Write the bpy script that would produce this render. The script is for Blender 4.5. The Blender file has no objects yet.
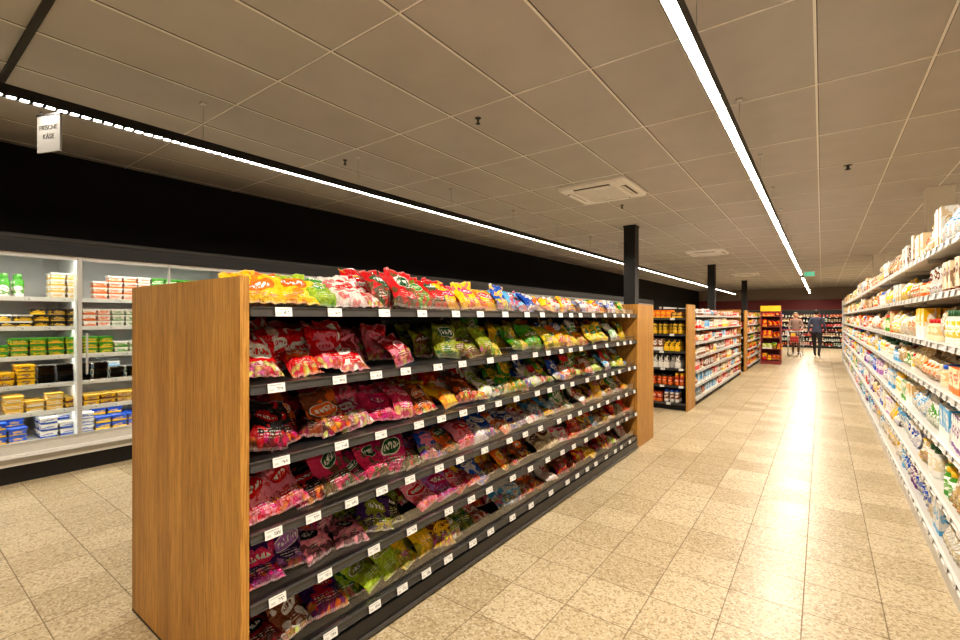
import bpy, math, random
from mathutils import Matrix, Vector
R = random.Random(7)
scene = bpy.context.scene

def lin(c):
    out=[]
    for v in c[:3]:
        v=v/255.0
        out.append(v/12.92 if v<=0.04045 else ((v+0.055)/1.055)**2.4)
    return tuple(out)

# ------------------------------------------------------------------ nodes
class NT:
    def __init__(s,name):
        s.mat=bpy.data.materials.new(name); s.mat.use_nodes=True
        s.nt=s.mat.node_tree; s.nt.nodes.clear()
        s.out=s.nt.nodes.new('ShaderNodeOutputMaterial')
    def n(s,t,ins=None,**props):
        nd=s.nt.nodes.new(t)
        for k,v in props.items(): setattr(nd,k,v)
        if ins:
            for k,v in ins.items(): s.put(nd.inputs[k],v)
        return nd
    def put(s,sock,v):
        if isinstance(v,bpy.types.NodeSocket): s.nt.links.new(v,sock)
        else:
            if sock.type=='RGBA' and hasattr(v,'__len__') and len(v)==3: v=(*v,1)
            sock.default_value=v
    def m(s,op,a,b=None,c=None):
        nd=s.nt.nodes.new('ShaderNodeMath'); nd.operation=op
        for i,v in enumerate((a,b,c)):
            if v is not None: s.put(nd.inputs[i],v)
        return nd.outputs[0]
    def mix(s,f,a,b):
        nd=s.nt.nodes.new('ShaderNodeMix'); nd.data_type='RGBA'
        s.put(nd.inputs[0],f); s.put(nd.inputs[6],a); s.put(nd.inputs[7],b)
        return nd.outputs[2]
    def bsdf(s,**k):
        b=s.nt.nodes.new('ShaderNodeBsdfPrincipled')
        for kk,v in k.items(): s.put(b.inputs[kk.replace('_',' ')],v)
        s.nt.links.new(b.outputs[0],s.out.inputs[0]); return b
    def xyz(s,v):
        nd=s.nt.nodes.new('ShaderNodeSeparateXYZ'); s.nt.links.new(v,nd.inputs[0]); return nd.outputs
    def bump(s,h,strength=.3,dist=.01):
        return s.n('ShaderNodeBump',{'Height':h,'Strength':strength,'Distance':dist}).outputs[0]

def simple(name,col,rough=.5,metal=0.0,noise=.06,scale=30):
    t=NT(name); g=t.n('ShaderNodeNewGeometry')
    nz=t.n('ShaderNodeTexNoise',{'Vector':g.outputs['Position'],'Scale':scale,'Detail':3.0})
    a=tuple(c*(1-noise) for c in col); b=tuple(min(1,c*(1+noise)) for c in col)
    c=t.mix(nz.outputs[0],a,b)
    t.bsdf(Base_Color=c,Roughness=rough,Metallic=metal); return t.mat

def emis(name,col,st):
    t=NT(name); e=t.n('ShaderNodeEmission',{'Color':(*col,1),'Strength':st})
    t.nt.links.new(e.outputs[0],t.out.inputs[0]); return t.mat

def clear_plastic(name,tint=(1,1,1),k=.42,a=.012):
    t=NT(name)
    tr=t.n('ShaderNodeBsdfTransparent',{'Color':(*tint,1)})
    gl=t.n('ShaderNodeBsdfGlossy',{'Roughness':.06})
    lw=t.n('ShaderNodeLayerWeight',{'Blend':.25})
    f=t.m('ADD',t.m('MULTIPLY',lw.outputs['Fresnel'],k),a)
    mx=t.n('ShaderNodeMixShader',{0:f})
    t.nt.links.new(tr.outputs[0],mx.inputs[1]); t.nt.links.new(gl.outputs[0],mx.inputs[2])
    t.nt.links.new(mx.outputs[0],t.out.inputs[0]); return t.mat

def mat_floor():
    t=NT('terrazzo_tiles'); g=t.n('ShaderNodeNewGeometry'); P=g.outputs['Position']
    x,y,z=t.xyz(P); S=.333
    fx=t.m('FRACT',t.m('DIVIDE',t.m('ADD',x,30.05),S)); fy=t.m('FRACT',t.m('DIVIDE',t.m('ADD',y,30.1),S))
    ex=t.m('ABSOLUTE',t.m('SUBTRACT',fx,.5)); ey=t.m('ABSOLUTE',t.m('SUBTRACT',fy,.5))
    gr=t.m('GREATER_THAN',t.m('MAXIMUM',ex,ey),.492)
    ix=t.m('FLOOR',t.m('DIVIDE',t.m('ADD',x,30.05),S)); iy=t.m('FLOOR',t.m('DIVIDE',t.m('ADD',y,30.1),S))
    cb=t.n('ShaderNodeCombineXYZ',{0:ix,1:iy})
    wn=t.n('ShaderNodeTexWhiteNoise',{'Vector':cb.outputs[0]},noise_dimensions='3D')
    base=t.mix(wn.outputs[0],lin((178,161,130)),lin((200,184,153)))
    vo=t.n('ShaderNodeTexVoronoi',{'Vector':P,'Scale':100.0,'Randomness':1.0})
    vc=t.n('ShaderNodeSeparateColor',{0:vo.outputs['Color']})
    base=t.mix(t.m('MULTIPLY',t.m('GREATER_THAN',vc.outputs[0],.78),.5),base,lin((120,98,70)))
    base=t.mix(t.m('MULTIPLY',t.m('LESS_THAN',vc.outputs[0],.2),.38),base,lin((230,220,198)))
    dirt=t.n('ShaderNodeTexNoise',{'Vector':P,'Scale':.9,'Detail':3.0})
    base=t.mix(t.m('MULTIPLY',dirt.outputs[0],.18),base,lin((156,128,90)))
    col=t.mix(t.m('MULTIPLY',gr,.66),base,lin((92,76,56)))
    rn=t.n('ShaderNodeTexNoise',{'Vector':P,'Scale':2.0,'Detail':3.0})
    rough=t.m('ADD',t.m('MULTIPLY',rn.outputs[0],.14),t.m('ADD',.24,t.m('MULTIPLY',gr,.3)))
    rough=t.m('ADD',rough,t.m('MULTIPLY',wn.outputs[0],.08))
    t.bsdf(Base_Color=col,Roughness=rough,Specular_IOR_Level=.30); return t.mat

def mat_wood():
    t=NT('oak_panel'); g=t.n('ShaderNodeNewGeometry')
    mp=t.n('ShaderNodeMapping',{'Vector':g.outputs['Position'],'Scale':(16,16,.55)})
    n1=t.n('ShaderNodeTexNoise',{'Vector':mp.outputs[0],'Scale':1.3,'Detail':6.0,'Roughness':.6,'Distortion':.5})
    rg=t.m('FRACT',t.m('MULTIPLY',n1.outputs[0],6.0))
    x,y,z=t.xyz(g.outputs['Position'])
    pl=t.n('ShaderNodeTexWhiteNoise',{'W':t.m('FLOOR',t.m('DIVIDE',t.m('ADD',x,y),.14))},noise_dimensions='1D')
    mp2=t.n('ShaderNodeMapping',{'Vector':g.outputs['Position'],'Scale':(120,120,4)})
    n2=t.n('ShaderNodeTexNoise',{'Vector':mp2.outputs[0],'Scale':1.5,'Detail':3.0})
    f0=t.m('ADD',t.m('ADD',t.m('MULTIPLY',n1.outputs[0],.6),t.m('MULTIPLY',rg,.2)),t.m('MULTIPLY',pl.outputs[0],.2))
    c=t.mix(f0,lin((118,74,24)),lin((226,172,88)))
    f=t.m('MULTIPLY',t.m('GREATER_THAN',n2.outputs[0],.54),.38)
    c=t.mix(f,c,lin((104,62,22)))
    t.bsdf(Base_Color=c,Roughness=.48,Normal=t.bump(n2.outputs[0],.12,.003)); return t.mat

def mat_pack(kind):
    """printed packaging; colours per face from attributes, layout from UV"""
    t=NT('printed_'+kind)
    a1=t.n('ShaderNodeAttribute',attribute_name='c1'); a2=t.n('ShaderNodeAttribute',attribute_name='c2')
    seed=a1.outputs['Alpha']
    uv=t.n('ShaderNodeUVMap',uv_map='UVMap'); u,v,_=t.xyz(uv.outputs[0])
    s10=t.m('MULTIPLY',seed,37.0)
    fr=lambda k:t.m('FRACT',t.m('MULTIPLY',seed,k))
    off=t.n('ShaderNodeCombineXYZ',{0:u,1:v,2:s10})
    nz=t.n('ShaderNodeTexNoise',{'Vector':off.outputs[0],'Scale':3.2,'Detail':2.0})
    lum=t.n('ShaderNodeRGBToBW',{0:a2.outputs['Color']}).outputs[0]
    cy=t.m('ADD',.52,t.m('MULTIPLY',fr(7.3),.2)); cx=t.m('ADD',.44,t.m('MULTIPLY',fr(13.7),.12))
    rx=t.m('ADD',.24,t.m('MULTIPLY',fr(5.1),.18)); ry=t.m('ADD',.10,t.m('MULTIPLY',fr(9.7),.10))
    rot=t.m('MULTIPLY',t.m('SUBTRACT',fr(17.3),.5),.6)
    ux=t.m('SUBTRACT',u,cx); vy=t.m('ADD',t.m('SUBTRACT',v,cy),t.m('MULTIPLY',ux,rot))
    dx=t.m('DIVIDE',ux,rx); dy=t.m('DIVIDE',vy,ry)
    wob=t.m('MULTIPLY',t.m('SUBTRACT',nz.outputs[0],.5),t.m('MULTIPLY',fr(23.1),3.0))
    r=t.m('ADD',t.m('ADD',t.m('MULTIPLY',dx,dx),t.m('MULTIPLY',dy,dy)),wob)
    el=t.m('LESS_THAN',r,1.0)
    ring=t.m('MULTIPLY',el,t.m('MULTIPLY',t.m('GREATER_THAN',r,.8),t.m('GREATER_THAN',fr(3.7),.5)))
    col=a1.outputs['Color']
    sw=t.m('GREATER_THAN',nz.outputs[0],.57)
    col=t.mix(t.m('MULTIPLY',sw,.75),col,a2.outputs['Color'])
    if kind=='bag':
        win=t.m('LESS_THAN',t.m('ADD',v,t.m('MULTIPLY',nz.outputs[0],.3)),t.m('ADD',.30,t.m('MULTIPLY',fr(11.9),.28)))
        vo=t.n('ShaderNodeTexVoronoi',{'Vector':off.outputs[0],'Scale':8.0})
        vs=t.n('ShaderNodeSeparateColor',{0:vo.outputs['Color']})
        hs=t.n('ShaderNodeHueSaturation',{'Color':a2.outputs['Color'],'Saturation':1.15,'Value':1.1,
               'Hue':t.m('ADD',.44,t.m('MULTIPLY',vs.outputs[0],.12))})
        cc=t.n('ShaderNodeCombineColor',{0:t.m('FRACT',t.m('ADD',.92,t.m('MULTIPLY',vs.outputs[0],.30))),1:.80,2:.75},mode='HSV')
        cand=t.mix(t.m('MULTIPLY',t.m('GREATER_THAN',lum,.3),t.m('GREATER_THAN',vs.outputs[2],.4)),hs.outputs[0],cc.outputs[0])
        cand=t.mix(t.m('MULTIPLY',t.m('GREATER_THAN',vs.outputs[1],.6),.8),cand,a1.outputs['Color'])
        cand=t.mix(t.m('MULTIPLY',vo.outputs['Distance'],.75),cand,(.06,.02,.015,1))
        pale=t.m('GREATER_THAN',t.n('ShaderNodeRGBToBW',{0:a1.outputs['Color']}).outputs[0],.45)
        win=t.m('MULTIPLY',win,t.m('SUBTRACT',1.0,t.m('MULTIPLY',pale,.6)))
        col=t.mix(t.m('MULTIPLY',win,.88),col,cand)
    else:
        bnd=t.m('LESS_THAN',v,t.m('ADD',.12,t.m('MULTIPLY',fr(3.1),.35)))
        col=t.mix(bnd,col,a2.outputs['Color'])
    col=t.mix(el,col,a2.outputs['Color']); col=t.mix(ring,col,(.85,.82,.75,1))
    wx=t.n('ShaderNodeCombineXYZ',{0:t.m('MULTIPLY',u,22.0),1:t.m('MULTIPLY',vy,9.0),2:s10})
    wn=t.n('ShaderNodeTexNoise',{'Vector':wx.outputs[0],'Scale':1.0,'Detail':1.0})
    inn=t.m('LESS_THAN',t.m('ADD',t.m('MULTIPLY',dx,dx),t.m('MULTIPLY',t.m('MULTIPLY',dy,dy),4.0)),.7)
    txt=t.m('MULTIPLY',inn,t.m('GREATER_THAN',wn.outputs[0],.5))
    ink=t.mix(t.m('GREATER_THAN',lum,.35),(.9,.88,.82,1),a1.outputs['Color'])
    col=t.mix(txt,col,ink)
    rows=t.m('MULTIPLY',t.m('GREATER_THAN',t.m('FRACT',t.m('MULTIPLY',v,16.0)),.6),t.m('MULTIPLY',t.m('LESS_THAN',v,.36),t.m('GREATER_THAN',v,.18)))
    rows=t.m('MULTIPLY',rows,t.m('GREATER_THAN',wn.outputs[0],.47))
    rows=t.m('MULTIPLY',rows,t.m('LESS_THAN',t.m('ABSOLUTE',t.m('SUBTRACT',u,.5)),.3))
    col=t.mix(t.m('MULTIPLY',rows,.6),col,(.85,.82,.76,1))
    if kind=='bag':
        edge=t.m('GREATER_THAN',t.m('ABSOLUTE',t.m('SUBTRACT',v,.5)),.46)
        st=t.m('GREATER_THAN',t.m('FRACT',t.m('MULTIPLY',u,22.0)),.5)
        col=t.mix(t.m('MULTIPLY',edge,t.m('ADD',.1,t.m('MULTIPLY',st,.25))),col,(.8,.78,.75,1))
        w=t.n('ShaderNodeTexNoise',{'Vector':off.outputs[0],'Scale':5.0,'Detail':5.0,'Distortion':1.6})
        t.bsdf(Base_Color=col,Roughness=.18,Normal=t.bump(w.outputs[0],.9,.03))
    else:
        t.bsdf(Base_Color=col,Roughness=.4)
    return t.mat

def mat_flatcol():
    t=NT('coloured_plastic'); a1=t.n('ShaderNodeAttribute',attribute_name='c1')
    g=t.n('ShaderNodeNewGeometry'); nz=t.n('ShaderNodeTexNoise',{'Vector':g.outputs['Position'],'Scale':20.0})
    c=t.mix(t.m('MULTIPLY',nz.outputs[0],.1),a1.outputs['Color'],(.5,.5,.5,1))
    t.bsdf(Base_Color=c,Roughness=.3); return t.mat

def mat_tag():
    t=NT('price_label'); uv=t.n('ShaderNodeUVMap',uv_map='UVMap'); u,v,_=t.xyz(uv.outputs[0])
    a1=t.n('ShaderNodeAttribute',attribute_name='c1')
    big=t.m('MULTIPLY',t.m('GREATER_THAN',u,.5),t.m('MULTIPLY',t.m('LESS_THAN',u,.88),t.m('MULTIPLY',t.m('GREATER_THAN',v,.25),t.m('LESS_THAN',v,.6))))
    cb=t.n('ShaderNodeCombineXYZ',{0:t.m('MULTIPLY',u,16.0),1:t.m('MULTIPLY',v,3.0),2:t.m('MULTIPLY',a1.outputs['Alpha'],31.0)})
    n=t.n('ShaderNodeTexNoise',{'Vector':cb.outputs[0],'Scale':1.4,'Detail':1.0}).outputs[0]
    ink=t.m('MULTIPLY',big,t.m('MULTIPLY',t.m('GREATER_THAN',n,.5),.85))
    sm=t.m('MULTIPLY',t.m('LESS_THAN',t.m('ABSOLUTE',t.m('SUBTRACT',v,.8)),.05),t.m('MULTIPLY',t.m('GREATER_THAN',u,.08),t.m('LESS_THAN',u,.8)))
    ink=t.m('MAXIMUM',ink,t.m('MULTIPLY',sm,.5))
    bar=t.m('MULTIPLY',t.m('LESS_THAN',u,.35),t.m('MULTIPLY',t.m('GREATER_THAN',u,.08),t.m('MULTIPLY',t.m('LESS_THAN',v,.45),t.m('GREATER_THAN',v,.18))))
    ink=t.m('MAXIMUM',ink,t.m('MULTIPLY',bar,t.m('MULTIPLY',t.m('GREATER_THAN',t.m('FRACT',t.m('MULTIPLY',u,30.0)),.5),.6)))
    t.bsdf(Base_Color=t.mix(ink,(.78,.78,.76,1),(.05,.05,.05,1)),Roughness=.35); return t.mat

MW=mat_wood(); MFLOOR=mat_floor(); MBAG=mat_pack('bag'); MBOX=mat_pack('box'); MFLAT=mat_flatcol(); MTAG=mat_tag()
MBLACK=simple('black_metal',(.010,.010,.011),.45); MDARK=simple('dark_grey_shelf',(.020,.019,.019),.32)
MRAIL=simple('grey_price_rail',(.075,.072,.07),.2); MWHITE=simple('white_enamel',(.74,.73,.70),.4)
MCREAM=simple('cream_shelf_metal',(.58,.56,.52),.4); MCOL=simple('white_column',(.88,.86,.82),.6)
MWALL=simple('black_wall_paint',(.004,.0037,.004),.85); MCEIL=simple('mineral_ceiling_tile',(.50,.48,.465),.9,noise=.1,scale=2.5)
MGRID=simple('ceiling_t_bar',(.88,.86,.83),.5); MGRIDD=simple('dark_joint',(.05,.045,.04),.6)
MCLEAR=clear_plastic('clear_plastic_lip'); MGLASS=clear_plastic('fridge_door_glass',(.97,.98,.97),.5,.03)
MRED=simple('red_fascia',(.26,.04,.04),.5); MSTEEL=simple('brushed_steel',(.5,.5,.5),.3,1.0)
MALU=simple('anodised_frame',(.6,.6,.58),.35,.5); MFRI=simple('fridge_liner',(.58,.59,.58),.5)
LC=(1,.90,.765)
MLIGHT=emis('led_diffuser',LC,155); MLIGHT2=emis('led_lens',LC,205)
MFRL=emis('fridge_led',(1,.96,.88),42); MGREEN=emis('exit_green',(.15,.6,.35),1.0)
MWALLB=simple('warm_grey_wall',(.42,.35,.3),.8)

# ------------------------------------------------------------------ mesh builder
class MB:
    def __init__(s,mats):
        s.v=[];s.f=[];s.mi=[];s.c1=[];s.c2=[];s.uv=[];s.sm=[];s.mats=mats
    def face(s,idx,uvs,mi,c1,c2,sm=False):
        s.f.append(idx); s.mi.append(mi); s.c1.append(c1); s.c2.append(c2); s.sm.append(sm); s.uv.extend(uvs)
    def mid(s,m):
        if m not in s.mats: s.mats.append(m)
        return s.mats.index(m)
    def box(s,M,x0,x1,y0,y1,z0,z1,m,c1=(.5,.5,.5,0),c2=(.5,.5,.5,0)):
        b=len(s.v); mi=s.mid(m)
        for p in ((x0,y0,z0),(x1,y0,z0),(x1,y1,z0),(x0,y1,z0),(x0,y0,z1),(x1,y0,z1),(x1,y1,z1),(x0,y1,z1)):
            s.v.append(M@Vector(p))
        q=((0,0),(1,0),(1,1),(0,1))
        for f in ((0,1,5,4),(1,2,6,5),(2,3,7,6),(3,0,4,7),(4,5,6,7),(3,2,1,0)):
            s.face([b+i for i in f],q,mi,c1,c2)
    def quad_down(s,M,x0,x1,y0,y1,z,m):
        b=len(s.v)
        for p in ((x0,y0,z),(x0,y1,z),(x1,y1,z),(x1,y0,z)): s.v.append(M@Vector(p))
        s.face([b,b+1,b+2,b+3],((0,0),(1,0),(1,1),(0,1)),s.mid(m),(1,1,1,0),(1,1,1,0))
    def rod(s,M,a,b,r,m,seg=6):
        a=Vector(a);b=Vector(b);d=(b-a); q=d.to_track_quat('Z','Y').to_matrix().to_4x4()
        c=(.5,.5,.5,0); s.lathe(M@Matrix.Translation(a)@q,[(r,0,m,c,c),(r,d.length,m,c,c)],seg)
    def bag(s,M,w,h,t,c1,c2,nx=8,nz=9,m=None,full=0.0):
        mi=s.mid(m or MBAG); sd=c1[3]*50
        for side in (-1,1):
            b=len(s.v)
            for j in range(nz+1):
                v=j/nz*2-1
                for i in range(nx+1):
                    u=i/nx*2-1
                    a=max(0,1-abs(u)**2.3)**.55; e=max(0,1-(abs(v)/.93)**4)**.5 if abs(v)<.93 else 0
                    th=t*.5*a*e*(1-.22*v)
                    th+=.08*t*math.sin(u*7+sd)*math.sin(v*8+sd*1.7)*a*e*2
                    x=u*w/2*(1-.07*(1-v*v)+.02*math.sin(v*9+sd)*(1-full))
                    z=(v+1)/2*h*(1-.03*math.cos(u*5+sd))
                    y=side*th+ .012*math.sin(v*3+sd)*h/.2+.006*math.sin(u*11+sd)*(abs(v)**3)
                    s.v.append(M@Vector((x,y,z)))
            W=nx+1
            for j in range(nz):
                for i in range(nx):
                    f=[b+j*W+i,b+j*W+i+1,b+(j+1)*W+i+1,b+(j+1)*W+i]
                    uvs=[(i/nx,j/nz),((i+1)/nx,j/nz),((i+1)/nx,(j+1)/nz),(i/nx,(j+1)/nz)]
                    if side==1: f=f[::-1]; uvs=uvs[::-1]
                    s.face(f,uvs,mi,c1,c2,True)
    def lathe(s,M,prof,seg=10):
        b=len(s.v)
        for (r,z,*_) in prof:
            for k in range(seg):
                a=2*math.pi*k/seg; s.v.append(M@Vector((r*math.cos(a),r*math.sin(a),z)))
        for j in range(len(prof)-1):
            _,_,m,c1,c2=prof[j]; mi=s.mid(m)
            for k in range(seg):
                k2=(k+1)%seg
                s.face([b+j*seg+k,b+j*seg+k2,b+(j+1)*seg+k2,b+(j+1)*seg+k],
                       [((k*2/seg)%1,0),((k*2/seg)%1+2/seg,0),((k*2/seg)%1+2/seg,1),((k*2/seg)%1,1)],mi,c1,c2,True)
        _,_,m,c1,c2=prof[-2]
        s.face([b+(len(prof)-1)*seg+k for k in range(seg)],[(.5,.9)]*seg,s.mid(m),c1,c2)
    def add_mesh(s,me,M,matfn,c=(.5,.5,.5,0),sm=True):
        b=len(s.v); s.v.extend([M@v.co for v in me.vertices])
        for p in me.polygons:
            s.face([b+i for i in p.vertices],[(0,0)]*len(p.vertices),s.mid(matfn(p)),c,c,sm)
    def build(s,name,parent=None):
        me=bpy.data.meshes.new(name); me.from_pydata([tuple(v) for v in s.v],[],s.f)
        for m in s.mats: me.materials.append(m)
        me.polygons.foreach_set('material_index',s.mi); me.polygons.foreach_set('use_smooth',s.sm)
        uvl=me.uv_layers.new(name='UVMap'); uvl.data.foreach_set('uv',[c for p in s.uv for c in p])
        for nm,src in (('c1',s.c1),('c2',s.c2)):
            at=me.color_attributes.new(nm,'FLOAT_COLOR','CORNER'); arr=[]
            for f,c in zip(s.f,src): arr.extend(tuple(c)*len(f))
            at.data.foreach_set('color',arr)
        me.update()
        o=bpy.data.objects.new(name,me); scene.collection.objects.link(o)
        if parent: o.parent=parent
        return o
I4=Matrix.Identity(4)
def T(x,y,z): return Matrix.Translation((x,y,z))
def RZ(a): return Matrix.Rotation(math.radians(a),4,'Z')
def RX(a): return Matrix.Rotation(math.radians(a),4,'X')
def RY(a): return Matrix.Rotation(math.radians(a),4,'Y')
def C(rgb,jit=.08):
    c=lin(rgb); k=1+R.uniform(-jit,jit)*1.5
    return (min(1,c[0]*k),min(1,c[1]*k),min(1,c[2]*k),R.random())

RED=(212,14,22);PINK=(226,50,106);LPINK=(238,142,162);YEL=(248,198,20);ORG=(238,114,22);GRN=(68,154,36);OLV=(144,152,24)
DGR=(18,88,44);PUR=(100,36,130);DPU=(60,24,88);BLU=(20,84,192);LBL=(90,174,225);WHT=(240,237,230);BLK=(30,22,24);BRN=(122,62,28)
CRM=(236,220,184);LIL=(184,126,196);DRD=(150,12,22);MAG=(200,20,106);LIM=(172,202,40);BEI=(214,180,126)

# ------------------------------------------------------------------ shelving
def shelving(B,L,levels,M,depth=.57,top=None,rail=MRAIL,board=MDARK,back=MBLACK,lip=True,tagstep=(.16,.34),base=.10,tagb=None,liph=.055):
    H=top or levels[-1]+.06
    B.box(M,0,L,depth,depth+.02,0,H,back)
    B.box(M,0,L,.05,depth,0,base-.02,MBLACK)
    n=max(1,round(L/1.1))
    for i in range(n+1):
        x=L*i/n; B.box(M,max(0,x-.02),min(L,x+.02),depth-.025,depth-.002,base,H,MDARK)
    for k,z in enumerate(levels):
        B.box(M,.003,L-.003,.0,depth-.001,z-.020,z,board)
        B.box(M,.0,L,-.012,0,z-.032,z+.001,rail)
        B.box(M,.0,L,-.018,-.012,z-.034,z-.030,rail); B.box(M,0,L,-.018,-.012,z-.001,z+.003,rail)
        for i in range(n+1):
            x=L*i/n
            if 0<i<n: B.box(M,x-.012,x+.012,.02,depth-.03,z-.05,z-.020,board)
        if lip: B.box(M,.01,L-.01,.004,.008,z+.001,z+liph+(.02 if k<3 else 0),MCLEAR)
        x=R.uniform(.02,.1)
        while x<L-.09:
            TT=M@T(x,-.0195,z-.016)@RX(-8)
            (tagb or B).box(TT,0,.070,-.002,.001,-.018,.018,MTAG,(.8,.8,.8,R.random()))
            x+=.070+R.uniform(*tagstep)

def fill_bags(B,M,z,L,segs,h=(.17,.22),rows=3,tilt=(20,42),w=(.15,.20),maxz=.27,x0=.1,backlift=0):
    for r in range(rows-1,-1,-1):
        x=x0+r*.02
        while x<L-.09:
            pal=None;hm=1
            for sg in segs:
                if sg[0]<=x<sg[1]: pal=sg[2]; hm=sg[3] if len(sg)>3 else 1
            ww=R.uniform(*w)
            if pal and R.random()>.05+.03*r:
                c1,c2=R.choice(pal); hh=R.uniform(*h)*hm; tl=-R.uniform(*tilt)+r*4
                if r==0 and R.random()<.35: tl-=18
                hh=min(hh,(maxz-.015)/max(.4,math.cos(math.radians(tl))))
                MM=M@T(x,.06+r*.13+R.uniform(-.01,.03),z+.012+R.uniform(0,.006)+r*backlift)@RZ(R.uniform(-16,16))@RX(tl)@RY(R.uniform(-12,12))
                B.bag(MM,ww,hh,R.uniform(.04,.07),C(c1),C(c2))
            x+=ww*R.uniform(.62,.86)

def fill_mixed(B,M,z,L,gap,segs,rows=2,kinds=('box','bag','jar'),depth=.5,run=.5,dens=1.0,wr=(.07,.14),lod=(5,5)):
    x=.02
    while x<L-.15:
        kind=R.choice(kinds); runL=min(R.uniform(.5,1.4)*run,L-.02-x)
        pal=[p for (a,b,p) in segs if a<=x<b]
        pal=pal[0] if pal else segs[-1][2]
        c1,c2=R.choice(pal); w=R.uniform(*wr); h=min(gap*.94,R.uniform(.55,.92)*gap); n=max(1,int(runL/(w+.006)))
        d=R.uniform(.06,.1)
        cc1,cc2=C(c1),C(c2); cl=R.choice((RED,WHT,YEL,BLK,DGR,BLU)); lid=C(cl)
        for i in range(n):
            xx=x+(i+.5)*(w+.006)
            if R.random()>dens: continue
            hh=h*R.uniform(.98,1.0) if kind!='bag' else min(gap*.95,h*R.uniform(.9,1.08))
            setb=R.uniform(.015,.03)+(0 if R.random()<.85 else R.uniform(.03,.1))
            for r in range(rows):
                y0=setb+r*(d+.012)
                if y0+d>depth: break
                MM=M@T(xx,y0,z+.001)@RZ(R.uniform(-3,3))
                a=(cc1[0],cc1[1],cc1[2],cc1[3])
                if kind=='box': B.box(MM,-w/2,w/2,0,d,0,hh,MBOX,a,cc2)
                elif kind=='bag': B.bag(MM@T(0,d/2,0)@RX(-R.uniform(2,10)),w*1.04,hh,d*1.0,a,cc2,lod[0],lod[1],MBAG)
                else:
                    rr=min(w,.085)/2*.98; jh=min(hh,.2)
                    B.lathe(MM@T(0,rr,0),[(rr*.9,0,MFLAT,cc2,cc2),(rr,.012,MBOX,a,cc2),(rr,jh*.68,MFLAT,cc2,cc2),(rr*.62,jh*.82,MFLAT,lid,lid),(rr*.7,jh*.84,MFLAT,lid,lid),(rr*.7,jh,MFLAT,lid,lid),(rr*.66,jh+.001,MFLAT,lid,lid)],8)
        x+=n*(w+.006)+R.uniform(.004,.03)

def P(*a): return list(a)
# ---------------------------------------------------------------- near gondola
GX=-1.72; G1Y0=.865; G1L=4.45; BX=-2.83; CX=(GX+BX)/2; GD=(GX-BX)/2-.02
lv=[.15,.42,.685,.955,1.245,1.54]
MF=T(GX,G1Y0,0)@RZ(90)                      # faces aisle (+X)
MBk=T(BX,G1Y0+G1L,0)@RZ(-90)             # faces fridges (-X)
B=MB([MBLACK]); tags=MB([MTAG])
shelving(B,G1L,lv,MF,depth=GD,top=1.56,tagstep=(.10,.24),tagb=tags)
shelving(B,G1L,lv,MBk,depth=GD,top=1.56,tagb=tags)
B.box(I4,CX-.02,CX+.02,G1Y0,G1Y0+G1L,0,1.57,MBLACK)
B.box(MF,0,G1L,-.02,.02,.0,.10,MDARK); B.box(MF,0,G1L,-.03,-.018,.012,.03,MRAIL)
gond=B.build('gondola_shelving'); tags.build('price_tags',gond)
W=MB([MW]); W.box(I4,BX-.01,-1.712,G1Y0-.036,G1Y0-.003,0.004,1.655,MW); W.box(I4,BX-.011,-1.711,G1Y0-.037,G1Y0-.002,0,.012,MBLACK)
W.build('end_panel',gond)
W=MB([MW])
y0=G1Y0+G1L+.004
W.box(I4,-1.745,-1.70,y0,y0+.62,0.004,1.66,MW); W.box(I4,BX-.02,BX+.025,y0,y0+.62,0.004,1.66,MW); W.box(I4,BX+.026,-1.746,y0,y0+.03,0.004,1.66,MW)
W.box(I4,BX+.025,-1.745,y0+.10,y0+.6,1.50,1.53,MDARK)
for z in (.15,.5,.85,1.2): W.box(I4,BX+.025,-1.745,y0+.03,y0+.58,z-.03,z,MDARK)
W.build('end_cap_panel',gond)

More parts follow.
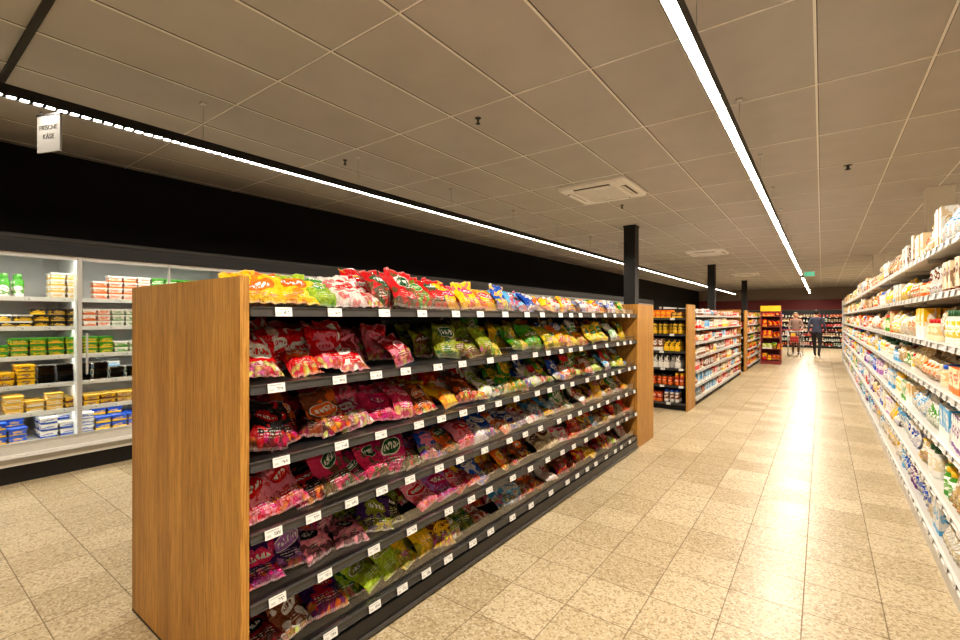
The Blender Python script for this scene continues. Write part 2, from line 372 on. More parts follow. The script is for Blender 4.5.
segs=[
 [(0,.25,P((DRD,BLK),(RED,WHT))),(.25,.45,P((DPU,RED),(BRN,WHT))),(.45,1.1,P((OLV,YEL),(DGR,LIM),(YEL,OLV),(LIM,OLV))),(1.1,1.5,P((DGR,OLV),(BRN,YEL),(OLV,WHT))),(1.5,2.4,P((RED,WHT),(LBL,WHT),(BRN,ORG))),(2.4,5,P((BRN,RED),(LIM,WHT),(RED,YEL),(WHT,RED),(YEL,BRN)))],
 [(0,.35,P((DPU,LIL),(PUR,BLK),(DPU,PINK))),(.35,.62,P((LPINK,BLK),(PUR,PINK),(BLK,OLV))),(.62,1.0,P((OLV,BLK),(DGR,LIM),(DPU,OLV))),(1.0,1.5,P((LIL,MAG),(RED,WHT),(DGR,WHT),(LPINK,RED))),(1.5,2.4,P((BRN,ORG),(YEL,RED),(BLU,WHT),(ORG,YEL))),(2.4,5,P((BRN,YEL),(RED,ORG),(WHT,PINK),(LBL,YEL),(CRM,BRN)))],
 [(0,.3,P((RED,LPINK),(LPINK,RED),(DRD,RED))),(.3,.42,P((BLK,RED),)),(.42,.95,P((MAG,DGR),(PINK,DGR),(RED,DGR),(WHT,RED))),(.95,1.5,P((ORG,DGR),(LPINK,RED),(PUR,LPINK),(BLU,LPINK))),(1.5,2.2,P((BLU,WHT),(BLU,RED),(WHT,LIL),(ORG,WHT))),(2.2,5,P((YEL,ORG),(GRN,WHT),(WHT,RED),(PUR,PINK),(LBL,WHT),(BRN,YEL)))],
 [(0,.22,P((DRD,LPINK),(ORG,BLK),(BLK,RED))),(.22,.5,P((BLK,DRD),(DRD,ORG),(BRN,ORG))),(.5,.9,P((MAG,WHT),(PINK,LPINK),(PINK,MAG))),(.9,1.6,P((RED,ORG),(ORG,WHT),(BRN,ORG),(RED,YEL),(YEL,ORG))),(1.6,2.7,P((GRN,YEL),(WHT,LIM),(DGR,WHT),(RED,WHT),(BLU,WHT))),(2.7,5,P((LIM,WHT),(YEL,GRN),(RED,GRN),(ORG,WHT),(LBL,WHT)))],
 [(0,.62,P((RED,WHT),(RED,WHT),(RED,LPINK),(RED,ORG))),(.62,.92,P((RED,LPINK),(DRD,LPINK))),(1.12,1.75,P((OLV,DGR),(OLV,BRN),(OLV,LIM))),(1.75,2.5,P((GRN,OLV),(LIM,DGR),(YEL,GRN),(OLV,YEL))),(2.5,5,P((PUR,YEL),(YEL,GRN),(BLU,WHT),(WHT,GRN),(ORG,YEL),(GRN,WHT)))],
 [(0,.34,P((YEL,ORG),(YEL,ORG),(ORG,YEL),(YEL,RED)),.85),(.34,.52,P((GRN,WHT),(LIM,GRN)),.85),(.52,.75,P((RED,WHT),(WHT,RED)),1),(.75,1.2,P((RED,GRN),(RED,YEL),(RED,DGR)),1.3),(1.2,1.8,P((YEL,RED),(ORG,PINK),(YEL,PINK),(RED,YEL)),1.0),(1.8,2.4,P((BLU,YEL),(BLU,WHT),(LBL,RED)),1.0),(2.4,5,P((YEL,BLU),(WHT,RED),(ORG,WHT),(WHT,BLU),(YEL,RED),(GRN,YEL)),.8)]]
bags=MB([MBAG])
for k,z in enumerate(lv):
    gap=(lv[k+1]-z-.035) if k<5 else .26
    fill_bags(bags,MF,z,G1L,segs[k],h=(.18,.25) if k<5 else (.17,.2),rows=3,
              tilt=[(46,66),(42,62),(36,58),(30,54),(26,46),(24,44)][k],maxz=gap-.02,backlift=0 if k==5 else .008)
bags.build('candy_bags',gond)
bk=MB([MBOX])
for k,z in enumerate(lv):
    fill_mixed(bk,MBk,z,G1L,.19 if k<5 else .12,[(0,9,P((RED,WHT),(BRN,YEL),(PUR,WHT),(YEL,RED),(WHT,BLU)))],rows=2,kinds=('box','bag'))
bk.build('sweets_packages',gond)

# ---------------------------------------------------------------- far gondolas
def far_gondola(Y0,L,capcols,segcols,lvls,backX=-2.86):
    B=MB([MBLACK]); tg=MB([MTAG])
    M=T(GX,Y0,0)@RZ(90); Mb=T(backX,Y0+L,0)@RZ(-90); h=(GX-backX)/2-.02
    shelving(B,L,lvls,M,depth=h,top=1.70,board=MCREAM,rail=MCREAM,back=MCREAM,lip=False,tagstep=(.12,.3),tagb=tg)
    shelving(B,L,lvls,Mb,depth=h,top=1.70,board=MCREAM,rail=MCREAM,back=MCREAM,lip=False,tagb=tg)
    Mc=T(backX+.03,Y0-.52,0); wc=GX-backX-.06
    lc=[.12,.40,.68,.96,1.24,1.50]
    shelving(B,wc,lc,Mc,depth=.49,top=1.66,tagb=tg,lip=False)
    g=B.build('gondola_shelving'); tg.build('price_tags',g)
    W=MB([MW])
    for xa,xb in ((backX,backX+.028),(GX-.028,GX)): W.box(I4,xa,xb,Y0-.55,Y0-.003,.003,1.72,MW)
    W.box(I4,backX,GX,Y0+L+.003,Y0+L+.035,.003,1.72,MW)
    W.build('end_panel',g)
    q=MB([MBOX])
    for k,z in enumerate(lc):
        fill_mixed(q,Mc,z,wc,.23 if k<5 else .15,[(0,9,capcols)],rows=3,kinds=('jar','jar','jar','box'),wr=(.07,.085),depth=.45)
    q.build('jars',g)
    q=MB([MBOX])
    for k,z in enumerate(lvls):
        gp=(lvls[k+1]-z-.04) if k<len(lvls)-1 else .14
        fill_mixed(q,M,z,L,gp,[(0,99,segcols)],rows=2,wr=(.08,.15),kinds=('box','bag','box'),depth=h)
        fill_mixed(q,Mb,z,L,gp,[(0,99,segcols)],rows=1,wr=(.1,.18),kinds=('box',),depth=h)
    q.build('packaged_goods',g)
    return g
l2=[.13,.36,.60,.84,1.08,1.32,1.55]
far_gondola(8.42,5.4,P((DRD,ORG),(BRN,YEL),(BLK,WHT),(ORG,YEL),(BLK,YEL),(BRN,WHT)),P((RED,WHT),(WHT,RED),(WHT,BRN),(CRM,RED),(ORG,WHT),(DRD,CRM),(LBL,WHT),(WHT,YEL)),l2)
far_gondola(15.2,5.2,P((BRN,RED),(DGR,WHT),(YEL,RED)),P((RED,YEL),(YEL,RED),(GRN,YEL),(WHT,RED),(BRN,WHT),(ORG,WHT)),l2)

# ---------------------------------------------------------------- right-hand shelving (faces -X)
RXp=.58; RY0,RY1=1.2,20.0; RL=RY1-RY0
MR=T(RXp,RY1,0)@RZ(-90)
rl=[.11,.415,.755,1.065,1.345,1.65,1.935]
B=MB([MCREAM]); tg=MB([MTAG])
shelving(B,RL,rl,MR,depth=.53,top=2.16,board=MCREAM,rail=MWHITE,back=MCREAM,lip=False,tagstep=(.06,.2),tagb=tg)
B.box(MR,0,RL,-.02,.05,0,.075,MCREAM)
rg=B.build('wall_shelving'); tg.build('price_tags',rg)
W=MB([MWHITE]); W.box(MR,-.04,-.003,-.03,.56,.003,2.1,MWHITE); W.build('end_panel',rg)
q=MB([MBOX])
pal_hi=P((CRM,BRN),(WHT,BRN),(BEI,WHT),(WHT,BEI),(CRM,ORG),(YEL,WHT),(WHT,CRM),(BEI,BRN),(WHT,LBL),(CRM,ORG))
pal_mid=P((YEL,WHT),(WHT,BLU),(CRM,ORG),(BEI,WHT),(WHT,LBL),(WHT,YEL),(CRM,GRN),(BEI,CRM),(WHT,YEL),(ORG,WHT),(CRM,BEI),(WHT,RED))
pal_lo=P((WHT,BLU),(WHT,LIL),(LBL,WHT),(WHT,PUR),(CRM,WHT),(WHT,GRN),(YEL,WHT),(WHT,LBL),(BEI,WHT),(CRM,YEL),(WHT,CRM),(WHT,RED))
for k,z in enumerate(rl):
    gp=(rl[k+1]-z-.04) if k<6 else .30
    near=(0,99,[pal_lo,pal_lo,pal_lo,pal_mid,pal_mid,pal_hi,pal_hi][k])
    fill_mixed(q,MR,z,RL,gp,[near],rows=2,kinds=('box','bag','bag','jar') if k<6 else ('bag','bag','box'),wr=(.075,.14),run=.4,dens=.97,depth=.5,lod=(6,7))
q.build('grocery_packages',rg)

# ---------------------------------------------------------------- fridge wall (faces +X)
FX=-5.84; FY0=-3.34; FL=15.4*1.54
FM=T(FX,FY0,0)@RZ(90)
B=MB([MBLACK]); D=.78
B.box(FM,0,FL,.04,D,0,.16,MBLACK)
B.box(FM,0,FL,-.03,.05,.17,.27,MWHITE); B.box(FM,0,FL,-.045,-.03,.20,.24,MSTEEL); B.box(FM,0,FL,.0,.05,.27,.34,MCREAM)
B.box(FM,0,FL,.05,D,.16,.33,MWHITE)
B.box(FM,0,FL,D,D+.05,0,2.2,MFRI)
B.box(FM,0,FL,.0,D+.05,2.14,2.27,MDARK); B.box(FM,0,FL,-.02,.0,2.10,2.20,MBLACK); B.box(FM,0,FL,-.012,.0,2.235,2.25,MRAIL)
flv=[.34,.60,.86,1.13,1.41,1.69]
for z in flv[1:]:
    B.box(FM,0,FL,.16,D,z-.02,z,MFRI); B.box(FM,0,FL,.145,.16,z-.03,z+.012,MWHITE)
    B.quad_down(FM,0,FL,.17,.185,z-.021,MFRL)
    x=.1
    while x<FL-.1: B.box(FM,x,x+.06,.141,.146,z-.028,z+.008,MTAG,(.8,.8,.8,R.random())); x+=R.uniform(.16,.34)
B.quad_down(FM,0,FL,.05,.09,2.136,MFRL)
n=int(FL/.77)
for i in range(n+1):
    x=i*.77; w=.018 if i%2 else .032
    B.box(FM,max(0,x-w/2),x+w/2,-.004,.03,.34,2.13,MALU)
    if i%2==0: B.box(FM,max(0,x-.012),x+.012,.05,D,.33,2.13,MFRI)
B.box(FM,0,FL,.005,.03,.34,.37,MALU); B.box(FM,0,FL,.005,.03,2.06,2.13,MALU)
for i in range(n): B.box(FM,i*.77+.04,i*.77+.055,-.04,-.02,.95,1.35,MALU)
fr=B.build('refrigerated_display_case')
B=MB([MGLASS]); B.box(FM,0,FL,.012,.016,.37,2.08,MGLASS); B.build('glass_doors',fr)
q=MB([MFLAT])
def tubs(z,x0,x1,w,h,pal,stack=2,rows=2,lidc=None,jar=False,gaps=.03):
    x=x0
    while x<x1-w:
        c1,c2=R.choice(pal)
        if R.random()<gaps: x+=R.uniform(.04,.1)
        st0=R.choice((stack,stack,stack,stack-1))
        lc_=lidc if R.random()<.5 else None
        for rep in range(R.randint(2,4)):
            if x>=x1-w: break
            a,b=C(c1),C(c2); l=C(lc_ or c1)
            for r in range(rows):
                y=.175+r*(w+.03)
                for s_ in range(max(1,st0 if R.random()<.85 else st0-1)):
                    zz=z+.002+s_*(h+.004)
                    if jar:
                        q.lathe(FM@T(x+w/2,y+w/2,zz),[(w*.38,0,MBOX,a,b),(w*.46,h*.7,MFLAT,a,a),(w*.25,h*.8,MFLAT,l,l),(w*.27,h*.82,MFLAT,l,l),(w*.27,h,MFLAT,l,l),(w*.2,h+.001,MFLAT,l,l)],10)
                    else:
                        jx=R.uniform(-.004,.004)
                        q.box(FM@T(x+jx,y,zz),.006,w-.006,.004,w*.9,0,h*.74,MBOX,a,b)
                        q.box(FM@T(x+jx,y,zz),0,w,-.002,w*.94,h*.74,h,MFLAT,l)
            x+=w+.010
visY=lambda Y:Y-FY0
for (a,b) in ((0,visY(2.9)),(visY(2.9),FL)):
    rw=2 if b<8 else 1
    tubs(flv[0]+.0,a,b,.13,.062,P((BLU,WHT),(BLK,YEL),(BLU,YEL),(WHT,BLU),(WHT,BLU)),3,2)
    tubs(flv[1],a,b,.13,.052,P((BEI,BRN),(YEL,BRN),(BRN,YEL),(YEL,WHT),(WHT,GRN)),3,rw,(226,186,80))
    tubs(flv[2],a,visY(1.0),.13,.062,P((YEL,ORG),(YEL,BRN)),3,rw)
    tubs(flv[2],visY(1.0),b,.13,.055,P((WHT,LBL),(WHT,LBL),(WHT,BLU),(WHT,GRN)),3,rw,WHT)
    tubs(flv[3],a,b,.12,.056,P((LIM,GRN),(WHT,GRN),(GRN,YEL),(YEL,GRN),(LIM,WHT)),3,rw)
    tubs(flv[4],a,b,.11,.058,P((WHT,GRN),(BLK,YEL),(GRN,YEL),(YEL,GRN),(WHT,ORG)),3,rw,WHT)
tubs(flv[5],0,visY(1.02),.085,.22,P((WHT,GRN),(GRN,WHT)),1,2,(60,140,50),True)
tubs(flv[5],visY(1.10),visY(1.4),.11,.060,P((WHT,YEL),(WHT,ORG)),4,2,WHT); tubs(flv[5],visY(1.42),FL,.12,.060,P((WHT,ORG),(WHT,YEL),(ORG,WHT),(GRN,WHT)),4,1,None)
q.build('dairy_products',fr)

# ---------------------------------------------------------------- room shell
CH=3.3
def shell(name,x0,x1,y0,y1,z0,z1,m):
    b=MB([m]); b.box(I4,x0,x1,y0,y1,z0,z1,m); return b.build(name)
X0,X1,Y0r,Y1r=-6.72,6.0,-4.5,34.0
shell('floor',X0,X1,Y0r,Y1r,-.1,0,MFLOOR)
shell('ceiling',X0,X1,Y0r,Y1r,CH,CH+.1,MCEIL)
shell('wall_left',X0-.1,X0,Y0r,Y1r,0,CH,MWALL)
shell('wall_right',X1,X1+.1,Y0r,Y1r,0,CH,MWALLB)
shell('wall_back',X0,X1,Y0r-.1,Y0r,0,CH,MWALLB)
shell('wall_far',X0,X1,Y1r,Y1r+.1,0,CH,MWALLB)
shell('trim_1',X0,X1,Y1r-.06,Y1r,2.0,2.6,MRED)
B=MB([MGRID])
x=-2.0-.655*7
while x<X1:
    if x>X0: B.box(I4,x-.008,x+.008,Y0r,Y1r,CH-.006,CH,MGRID); B.box(I4,x+.008,x+.013,Y0r,Y1r,CH-.002,CH,MGRIDD)
    x+=.655
y=1.89-1.25*5
while y<Y1r:
    B.box(I4,X0,X1,y-.006,y+.006,CH-.005,CH,MGRID); B.box(I4,X0,X1,y+.006,y+.013,CH-.002,CH,MGRIDD)
    y+=1.25
B.box(I4,X0,X1,.61,.65,CH-.02,CH,MGRIDD)
B.build('trim_2')
# ---------------------------------------------------------------- light strips
def strip(x,ya,yb,z,dots):
    b=MB([MBLACK]); h=.034
    b.box(I4,x-h,x+h,ya,yb,z+.012,z+.07,MBLACK)
    b.box(I4,x-h,x-h+.006,ya,yb,z,z+.012,MBLACK); b.box(I4,x+h-.006,x+h,ya,yb,z,z+.012,MBLACK)
    y=ya+.02
    if dots:
        while y<yb-.06:
            b.box(I4,x-.021,x+.021,y-.004,y+.044,z+.006,z+.0118,MDARK)
            b.quad_down(I4,x-.017,x+.017,y,y+.040,z+.005,MLIGHT2); y+=.062
    else:
        while y<yb-.1:
            e=min(yb-.02,y+1.49); b.quad_down(I4,x-.025,x+.025,y,e,z+.006,MLIGHT); y+=1.5
    y=ya+.4
    while y<yb:
        b.box(I4,x-.0018,x+.0018,y-.0018,y+.0018,z+.07,CH,MSTEEL)
        b.box(I4,x-.02,x+.02,y-.02,y+.02,CH-.02,CH-.001,MWHITE); y+=1.6
    return b.build('pendant_light_strip')
ZS=2.90
strip(-.545,-2.5,18.2,ZS,False); strip(-.545,19.6,32,ZS,False)
strip(-4.14,-3.5,31,ZS,True); strip(3.0,-3,30,ZS,False)

# ---------------------------------------------------------------- columns
for (x,y,m,w) in ((-3.0,9.0,MBLACK,.11),(-3.0,17.2,MBLACK,.11),(-3.0,25.4,MBLACK,.11),(1.30,8.9,MCOL,.14),(1.30,17.1,MCOL,.14)):
    b=MB([m]); b.box(I4,x-w,x+w,y-w,y+w,0,CH,m); b.box(I4,x-w-.015,x+w+.015,y-w-.015,y+w+.015,0,.1,m); b.box(I4,x-w-.01,x+w+.01,y-w-.01,y+w+.01,CH-.03,CH,m)
    b.build('support_column')
# ---------------------------------------------------------------- ceiling cassettes
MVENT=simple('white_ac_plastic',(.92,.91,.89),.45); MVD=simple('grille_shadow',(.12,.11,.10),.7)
def cassette(x,y):
    b=MB([MVENT]); M=T(x,y,CH); s=.475
    v0=len(b.v)
    prof=[(s,0),(s,-.03),(s-.03,-.06),(.29,-.07)]
    for r,z in prof:
        for sx,sy in ((-1,-1),(1,-1),(1,1),(-1,1)): b.v.append(M@Vector((sx*r,sy*r,z)))
    for j in range(3):
        for k in range(4):
            k2=(k+1)%4; b.face([v0+j*4+k,v0+(j+1)*4+k,v0+(j+1)*4+k2,v0+j*4+k2],[(0,0)]*4,0,(1,1,1,0),(1,1,1,0))
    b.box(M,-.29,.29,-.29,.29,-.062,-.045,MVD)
    for i in range(18):
        yy=-.272+i*.032; b.box(M@T(0,yy,-.066)@RX(8),-.28,.28,-.0135,.0135,-.003,.003,MVENT)
    for a in (-.28,0,.28): b.box(M,a-.01,a+.01,-.29,.29,-.074,-.06,MVENT); b.box(M,-.29,.29,a-.01,a+.01,-.074,-.06,MVENT)
    for k in range(4):
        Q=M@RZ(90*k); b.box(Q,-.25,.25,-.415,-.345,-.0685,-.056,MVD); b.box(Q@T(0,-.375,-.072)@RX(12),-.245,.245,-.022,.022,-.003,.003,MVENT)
    b.build('ceiling_air_conditioner')
cassette(-2.47,6.2); cassette(-2.5,13.7); cassette(-2.5,21.5)
# ---------------------------------------------------------------- sprinklers
def detector(x,y,k):
    b=MB([MGRIDD]); c=(.03,.03,.03,0)
    b.lathe(T(x,y,CH)@RX(180),[(.035*k,0,MFLAT,c,c),(.035*k,.008,MFLAT,c,c),(.012*k,.012,MFLAT,c,c),(.012*k,.045,MFLAT,c,c),(.026*k,.05,MFLAT,c,c),(.026*k,.056,MFLAT,c,c),(.01,.06,MFLAT,c,c)],14)
    b.build('fire_sprinkler')
for (px,py,kk) in ((478,118,.8),(622,205,.8),(848,165,1.2),(345,160,.7)):
    k=(318-py)/460; d=1.8/k; r=(px-480)/460*d
    detector(r*.8025-d*.5966, r*.5966+d*.8025, kk)
# ---------------------------------------------------------------- signs
def text_mesh(s,size):
    cu=bpy.data.curves.new('txt','FONT'); cu.body=s; cu.size=size; cu.align_x='CENTER'; cu.extrude=.0006
    o=bpy.data.objects.new('txt',cu); scene.collection.objects.link(o); dg=bpy.context.evaluated_depsgraph_get()
    me=bpy.data.meshes.new_from_object(o.evaluated_get(dg)); bpy.data.objects.remove(o); return me
MSIGN=simple('sign_board',(.16,.155,.145),.7)
b=MB([MSIGN]); SM=T(-4.17,.755,2.75)@RZ(22)
b.box(SM,-.105,.105,-.006,.006,-.135,.115,MSIGN); b.box(SM,-.11,.11,-.009,.009,.110,.122,MBLACK)
for s_ in (-.08,.08): b.box(SM,s_-.003,s_+.003,-.003,.003,.122,.146,MBLACK)
for i,s_ in enumerate(('FRISCHE','KÄSE')):
    b.add_mesh(text_mesh(s_,.045),SM@T(0,-.0075,.015-i*.06)@RX(90),lambda p:MBLACK,sm=False)
b.build('hanging_aisle_sign')
def exitsign(x,y,z,k=1):
    b=MB([MWHITE]); M=T(x,y,z)@Matrix.Scale(k,4); b.box(M,-.17,.17,-.02,.02,-.09,.09,MWHITE); b.box(M,-.16,.16,-.024,-.018,-.08,.08,MGREEN)
    b.box(M,-.10,-.02,-.027,-.024,-.01,.01,MWHITE); b.box(M@T(-.10,0,0)@RY(45),-.02,.02,-.027,-.024,-.02,.02,MWHITE)
    b.box(M@T(.06,0,0)@RY(15),-.012,.012,-.027,-.024,-.03,.03,MWHITE); b.box(M@T(.04,0,-.04)@RY(40),-.03,.03,-.027,-.024,-.006,.006,MWHITE); b.box(M@T(.08,0,.045),-.012,.012,-.027,-.024,-.012,.012,MWHITE)
    for s in (-.12,.12): b.box(T(x,y,z),s*k-.003,s*k+.003,-.003,.003,.09*k,CH-z,MSTEEL)
    b.build('emergency_exit_sign')
exitsign(-.34,19.0,2.98,.85)

# ---------------------------------------------------------------- far cross shelving and promo stand
B=MB([MBLACK]); tg=MB([MTAG]); M=T(-3.2,28.5,0); shelving(B,6.6,l2,M,depth=.5,top=1.9,tagb=tg,lip=False)
g=B.build('gondola_shelving'); tg.build('price_tags',g)
q=MB([MBOX])
for k,z in enumerate(l2): fill_mixed(q,M,z,6.6,.19,[(0,9,P((BRN,ORG),(DGR,WHT),(BLK,RED),(RED,WHT),(BRN,CRM)))],rows=1,kinds=('box','jar'),wr=(.08,.14))
q.build('packaged_goods',g)
B=MB([MRED]); M=T(-1.62,17.6,0)
B.box(M,0,.56,0,.5,0,.14,MRED); B.box(M,0,.56,.46,.5,.14,1.9,MRED); B.box(M,0,.03,0,.46,.14,1.7,MRED); B.box(M,.53,.56,0,.46,.14,1.7,MRED)
for z in (.14,.5,.86,1.22,1.56): B.box(M,.03,.53,0,.46,z-.02,z,MRED)
B.box(M,0,.56,-.02,.0,1.72,1.9,MFLAT,C(YEL))
pg=B.build('promotional_display_stand')
q=MB([MBOX])
for z in (.14,.5,.86,1.22,1.56): fill_mixed(q,M@T(.03,0,0),z,.5+.13,.14 if z>1.5 else .28,[(0,9,P((RED,YEL),(YEL,RED),(LIM,WHT),(GRN,YEL)))],rows=2,kinds=('box','bag'),wr=(.1,.14),run=.3)
q.build('promo_packages',pg)

# ---------------------------------------------------------------- people
MSKIN=simple('skin',lin((205,150,120)),.5); MHAIRD=simple('dark_hair',(.02,.013,.01),.6); MHAIRL=simple('grey_hair',(.25,.2,.15),.6)
MEYE=simple('eye_dark',(.01,.01,.01),.2); MLIP=simple('lips',lin((170,90,80)),.5)
def skin_mesh(pts,edges,rad,root=0,sub=2):
    me=bpy.data.meshes.new('sk'); me.from_pydata(pts,edges,[]); o=bpy.data.objects.new('sk',me); scene.collection.objects.link(o)
    md=o.modifiers.new('s','SKIN'); md.use_smooth_shade=True
    for i,r in enumerate(rad):
        sv=me.skin_vertices[0].data[i]; sv.radius=r if hasattr(r,'__len__') else (r,r); sv.use_root=(i==root)
    ms=o.modifiers.new('u','SUBSURF'); ms.levels=sub; ms.render_levels=sub
    dg=bpy.context.evaluated_depsgraph_get(); dg.update()
    m2=bpy.data.meshes.new_from_object(o.evaluated_get(dg)); bpy.data.objects.remove(o); return m2
def uvs(M,b,mat,seg=16,rings=12,fn=None,c=(.5,.5,.5,0)):
    v0=len(b.v)
    for j in range(rings+1):
        ph=math.pi*j/rings
        for k in range(seg):
            a=2*math.pi*k/seg; p=Vector((math.sin(ph)*math.cos(a),math.sin(ph)*math.sin(a),-math.cos(ph)))
            if fn: p=fn(p)
            b.v.append(M@p)
    mi=b.mid(mat)
    for j in range(rings):
        for k in range(seg):
            k2=(k+1)%seg; b.face([v0+j*seg+k,v0+j*seg+k2,v0+(j+1)*seg+k2,v0+(j+1)*seg+k],[(0,0)]*4,mi,c,c,True)
def person(x,y,heading,sc,top,bot,hair,long_hair,stride,push=False,shoes=MBLACK):
    b=MB([MSKIN]); M=T(x,y,0)@RZ(heading)@Matrix.Scale(sc,4)
    s=stride
    if push: arms=[(.235,-.03,1.17),(.20,-.29,1.075),(-.235,-.03,1.17),(-.20,-.29,1.075)]
    else: arms=[(.235,.04+s*.05,1.16),(.245,-.04+s*.14,.93),(-.235,.03-s*.06,1.16),(-.245,-.08-s*.16,.95)]
    pts=[(0,0,.96),(0,.005,1.12),(0,.0,1.30),(0,.01,1.44),(0,.012,1.53),(0,-.005,1.60),
         (.175,.01,1.43),arms[0],arms[1],(-.175,.01,1.43),arms[2],arms[3],
         (.095,0,.90),(.10,-.03-s*.16,.50),(.10,.0-s*.28,.10),(.10,-.15-s*.30,.045),
         (-.095,0,.90),(-.10,-.02+s*.04,.49),(-.10,.02+s*.30,.13),(-.10,-.10+s*.28,.045)]
    ed=[(0,1),(1,2),(2,3),(3,4),(4,5),(3,6),(6,7),(7,8),(3,9),(9,10),(10,11),(0,12),(12,13),(13,14),(14,15),(0,16),(16,17),(17,18),(18,19)]
    rad=[(.155,.115),(.14,.105),(.165,.115),(.13,.09),.055,.05,.065,.048,.03,.065,.048,.03,(.092,.1),.062,.042,.036,(.092,.1),.062,.042,.036]
    me=skin_mesh(pts,ed,rad)
    def mf(p):
        c=p.center
        if c.z>1.50 and abs(c.x)<.1: return MSKIN
        if c.z<.085: return shoes
        if push and c.y<-.18 and c.z>.98: return top
        if abs(c.x)>.19 and c.z<.985 and c.z>.85: return MSKIN if c.z<.965 else top
        if c.z<.93: return bot
        return top
    b.add_mesh(me,M,mf)
    for side,w in ((1,Vector(pts[8])),(-1,Vector(pts[11]))):
        pp=[(0,0,0),(0,-.005,-.045),(0,-.008,-.085)]; ee=[(0,1),(1,2)]; rr=[(.022,.03),(.015,.038),(.013,.036)]
        cu=.6 if push else .3
        for i,(yy,l) in enumerate(((-.03,.07),(-.010,.08),(.010,.075),(.029,.058))):
            n=len(pp); pp+=[(0,yy-.008,-.088),(-side*.035*cu,yy-.010,-.088-l*.5),(-side*.1*cu,yy-.010,-.088-l*(.9 if not push else .55))]; ee+=[(2,n),(n,n+1),(n+1,n+2)]; rr+=[.0095,.009,.0075]
        n=len(pp); pp+=[(-side*.008,-.045,-.055),(-side*.016,-.062,-.085)]; ee+=[(1,n),(n,n+1)]; rr+=[.011,.008]
        hm=skin_mesh(pp,ee,rr,0,1)
        HM=M@T(w.x,w.y,w.z)
        if push: HM=HM@RX(-82)@RZ(side*-90)   # fingers forward, palm down on the handle
        b.add_mesh(hm,HM,lambda p:MSKIN)
    H=M@T(0,-.012,1.665)
    def hf(p):
        q=Vector((p.x*.076,p.y*.094,p.z*.118))
        if q.z<-.03: k=1-(-.03-q.z)*3.2; q.x*=k; q.y*=(1-(-.03-q.z)*1.2)
        if q.y<0: q.y*=.95
        dn=math.exp(-((q.x/.012)**2+((q.z+.012)/.022)**2))
        if q.y<-.03: q.y-=.024*dn
        for ex in (-.03,.03):
            de=math.exp(-(((q.x-ex)/.014)**2+((q.z-.008)/.012)**2))
            if q.y<-.03: q.y+=.008*de
        return q
    uvs(H,b,MSKIN,24,20,hf)
    for ex in (-.03,.03): uvs(H@T(ex,-.079,.008),b,MEYE,8,6,lambda p:Vector((p.x*.009,p.y*.006,p.z*.006)))
    uvs(H@T(0,-.079,-.052),b,MLIP,10,6,lambda p:Vector((p.x*.022,p.y*.008,p.z*.007)))
    for ex in (-1,1): uvs(H@T(ex*.076,.008,-.002)@RZ(ex*20),b,MSKIN,10,8,lambda p:Vector((p.x*.009,p.y*.02,p.z*.032)))
    def hairf(p):
        q=Vector((p.x*.087,p.y*.104+.012,p.z*.122+.014))
        if q.y<0 and q.z<.06: q.y=max(q.y,-.02); q.x*=.9
        if q.y>0 and q.z<-.05 and not long_hair: q.z=-.05; q.x*=.85
        if long_hair and q.y>0 and q.z<0: q.z*=1.9; q.y*=.85
        return q
    uvs(H,b,hair,20,16,hairf)
    return b.build('person')
MSH1=simple('navy_jacket',lin((70,74,96)),.8); MSH2=simple('pale_top',lin((150,125,115)),.8); MTR1=simple('dark_trousers',lin((42,38,44)),.8); MTR2=simple('brown_trousers',lin((96,72,60)),.8)
person(-.16,21.9,170,1.02,MSH1,MTR1,MHAIRD,False,.7)
person(-.86,22.75,0,.97,MSH2,MTR2,MHAIRL,True,.45,push=True)
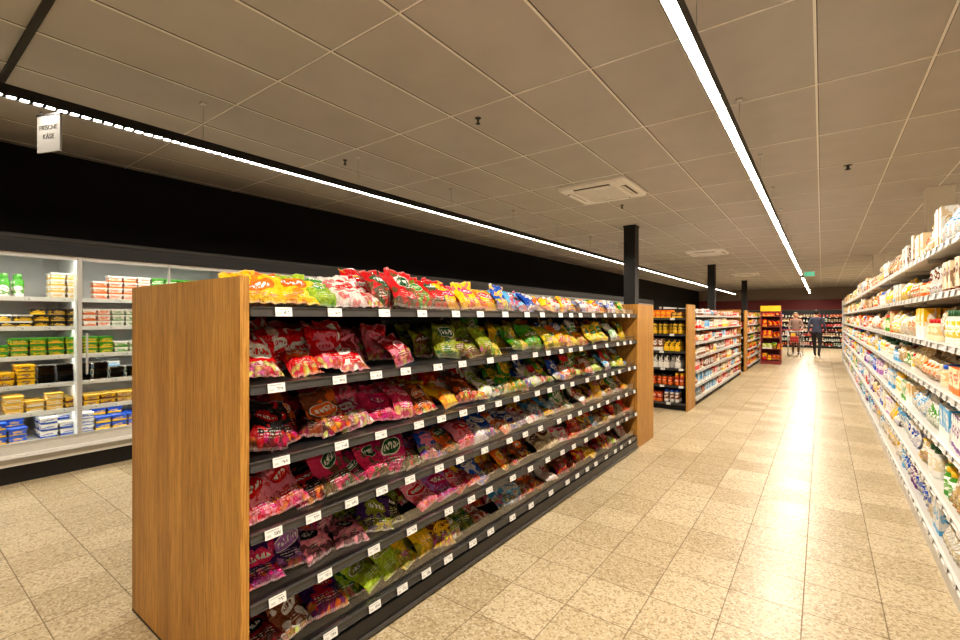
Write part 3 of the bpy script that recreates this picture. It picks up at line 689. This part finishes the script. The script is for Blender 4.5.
# shopping trolley pushed by the second shopper (travels towards -Y)
MPR=simple('red_plastic',(.45,.02,.02),.35)
b=MB([MSTEEL]); M=T(-.86,22.36,0)     # handle at local y=0, nose at y=-.82
def ring(z,w,ya,yb,r=.006,m=MSTEEL):
    p=[(-w,ya,z),(w,ya,z),(w,yb,z),(-w,yb,z)]
    for i in range(4): b.rod(M,p[i],p[(i+1)%4],r,m)
ring(.98,.26,-.05,-.82,.008); ring(.55,.20,-.12,-.74)
for t_ in (.25,.5,.75): ring(.55+.43*t_,.20+.06*t_,-.12+.07*t_,-.74-.08*t_,.003)
for i in range(9):
    f=i/8
    for sx in (-1,1): b.rod(M,(sx*.20,-.12-.62*f,.55),(sx*.26,-.05-.77*f,.98),.003,MSTEEL,5)
for i in range(7):
    f=i/6*2-1
    b.rod(M,(f*.20,-.12,.55),(f*.26,-.05,.98),.003,MSTEEL,5); b.rod(M,(f*.20,-.74,.55),(f*.26,-.82,.98),.003,MSTEEL,5); b.rod(M,(f*.2,-.12,.55),(f*.2,-.74,.55),.003,MSTEEL,5)
b.rod(M,(-.27,0,1.03),(.27,0,1.03),.014,MPR,10)
for sx in (-1,1):
    b.rod(M,(sx*.26,0,1.03),(sx*.26,-.05,.98),.01,MSTEEL); b.rod(M,(sx*.26,-.05,.98),(sx*.25,-.06,.16),.011,MSTEEL)
    b.rod(M,(sx*.25,-.06,.16),(sx*.20,-.76,.16),.011,MSTEEL); b.rod(M,(sx*.2,-.5,.16),(sx*.2,-.6,.55),.009,MSTEEL)
    for yy,xx in ((-.08,.25),(-.74,.20)):
        b.box(M,sx*xx-.012,sx*xx+.012,yy-.015,yy+.015,.10,.165,MSTEEL)
        c=(.03,.03,.03,0); b.lathe(M@T(sx*xx-.012,yy,.0605)@RY(90),[(.04,0,MBLACK,c,c),(.06,.004,MBLACK,c,c),(.06,.02,MBLACK,c,c),(.04,.024,MBLACK,c,c)],14)
b.rod(M,(-.20,-.76,.16),(.20,-.76,.16),.01,MSTEEL)
b.box(M,-.15,.12,-.6,-.25,.56,.78,MPR); b.box(M,-.12,.02,-.5,-.35,.78,.9,MFLAT,C(YEL))
b.build('shopping_trolley')

# ---------------------------------------------------------------- world + camera
w=bpy.data.worlds.new('W'); scene.world=w; w.use_nodes=True
w.node_tree.nodes['Background'].inputs[0].default_value=(1,.9,.8,1); w.node_tree.nodes['Background'].inputs[1].default_value=.15
cam=bpy.data.cameras.new('camera'); co=bpy.data.objects.new('camera',cam); scene.collection.objects.link(co)
cam.lens=17.25; cam.sensor_width=36; cam.shift_y=-2/960; cam.clip_start=.02
co.location=(0,0,1.5); co.rotation_euler=(math.pi/2,0,math.atan2(342,460)); scene.camera=co
scene.view_settings.view_transform='Standard'
try: scene.view_settings.look='Medium High Contrast'
except Exception as e:
    print('look',e); scene.view_settings.look='None'
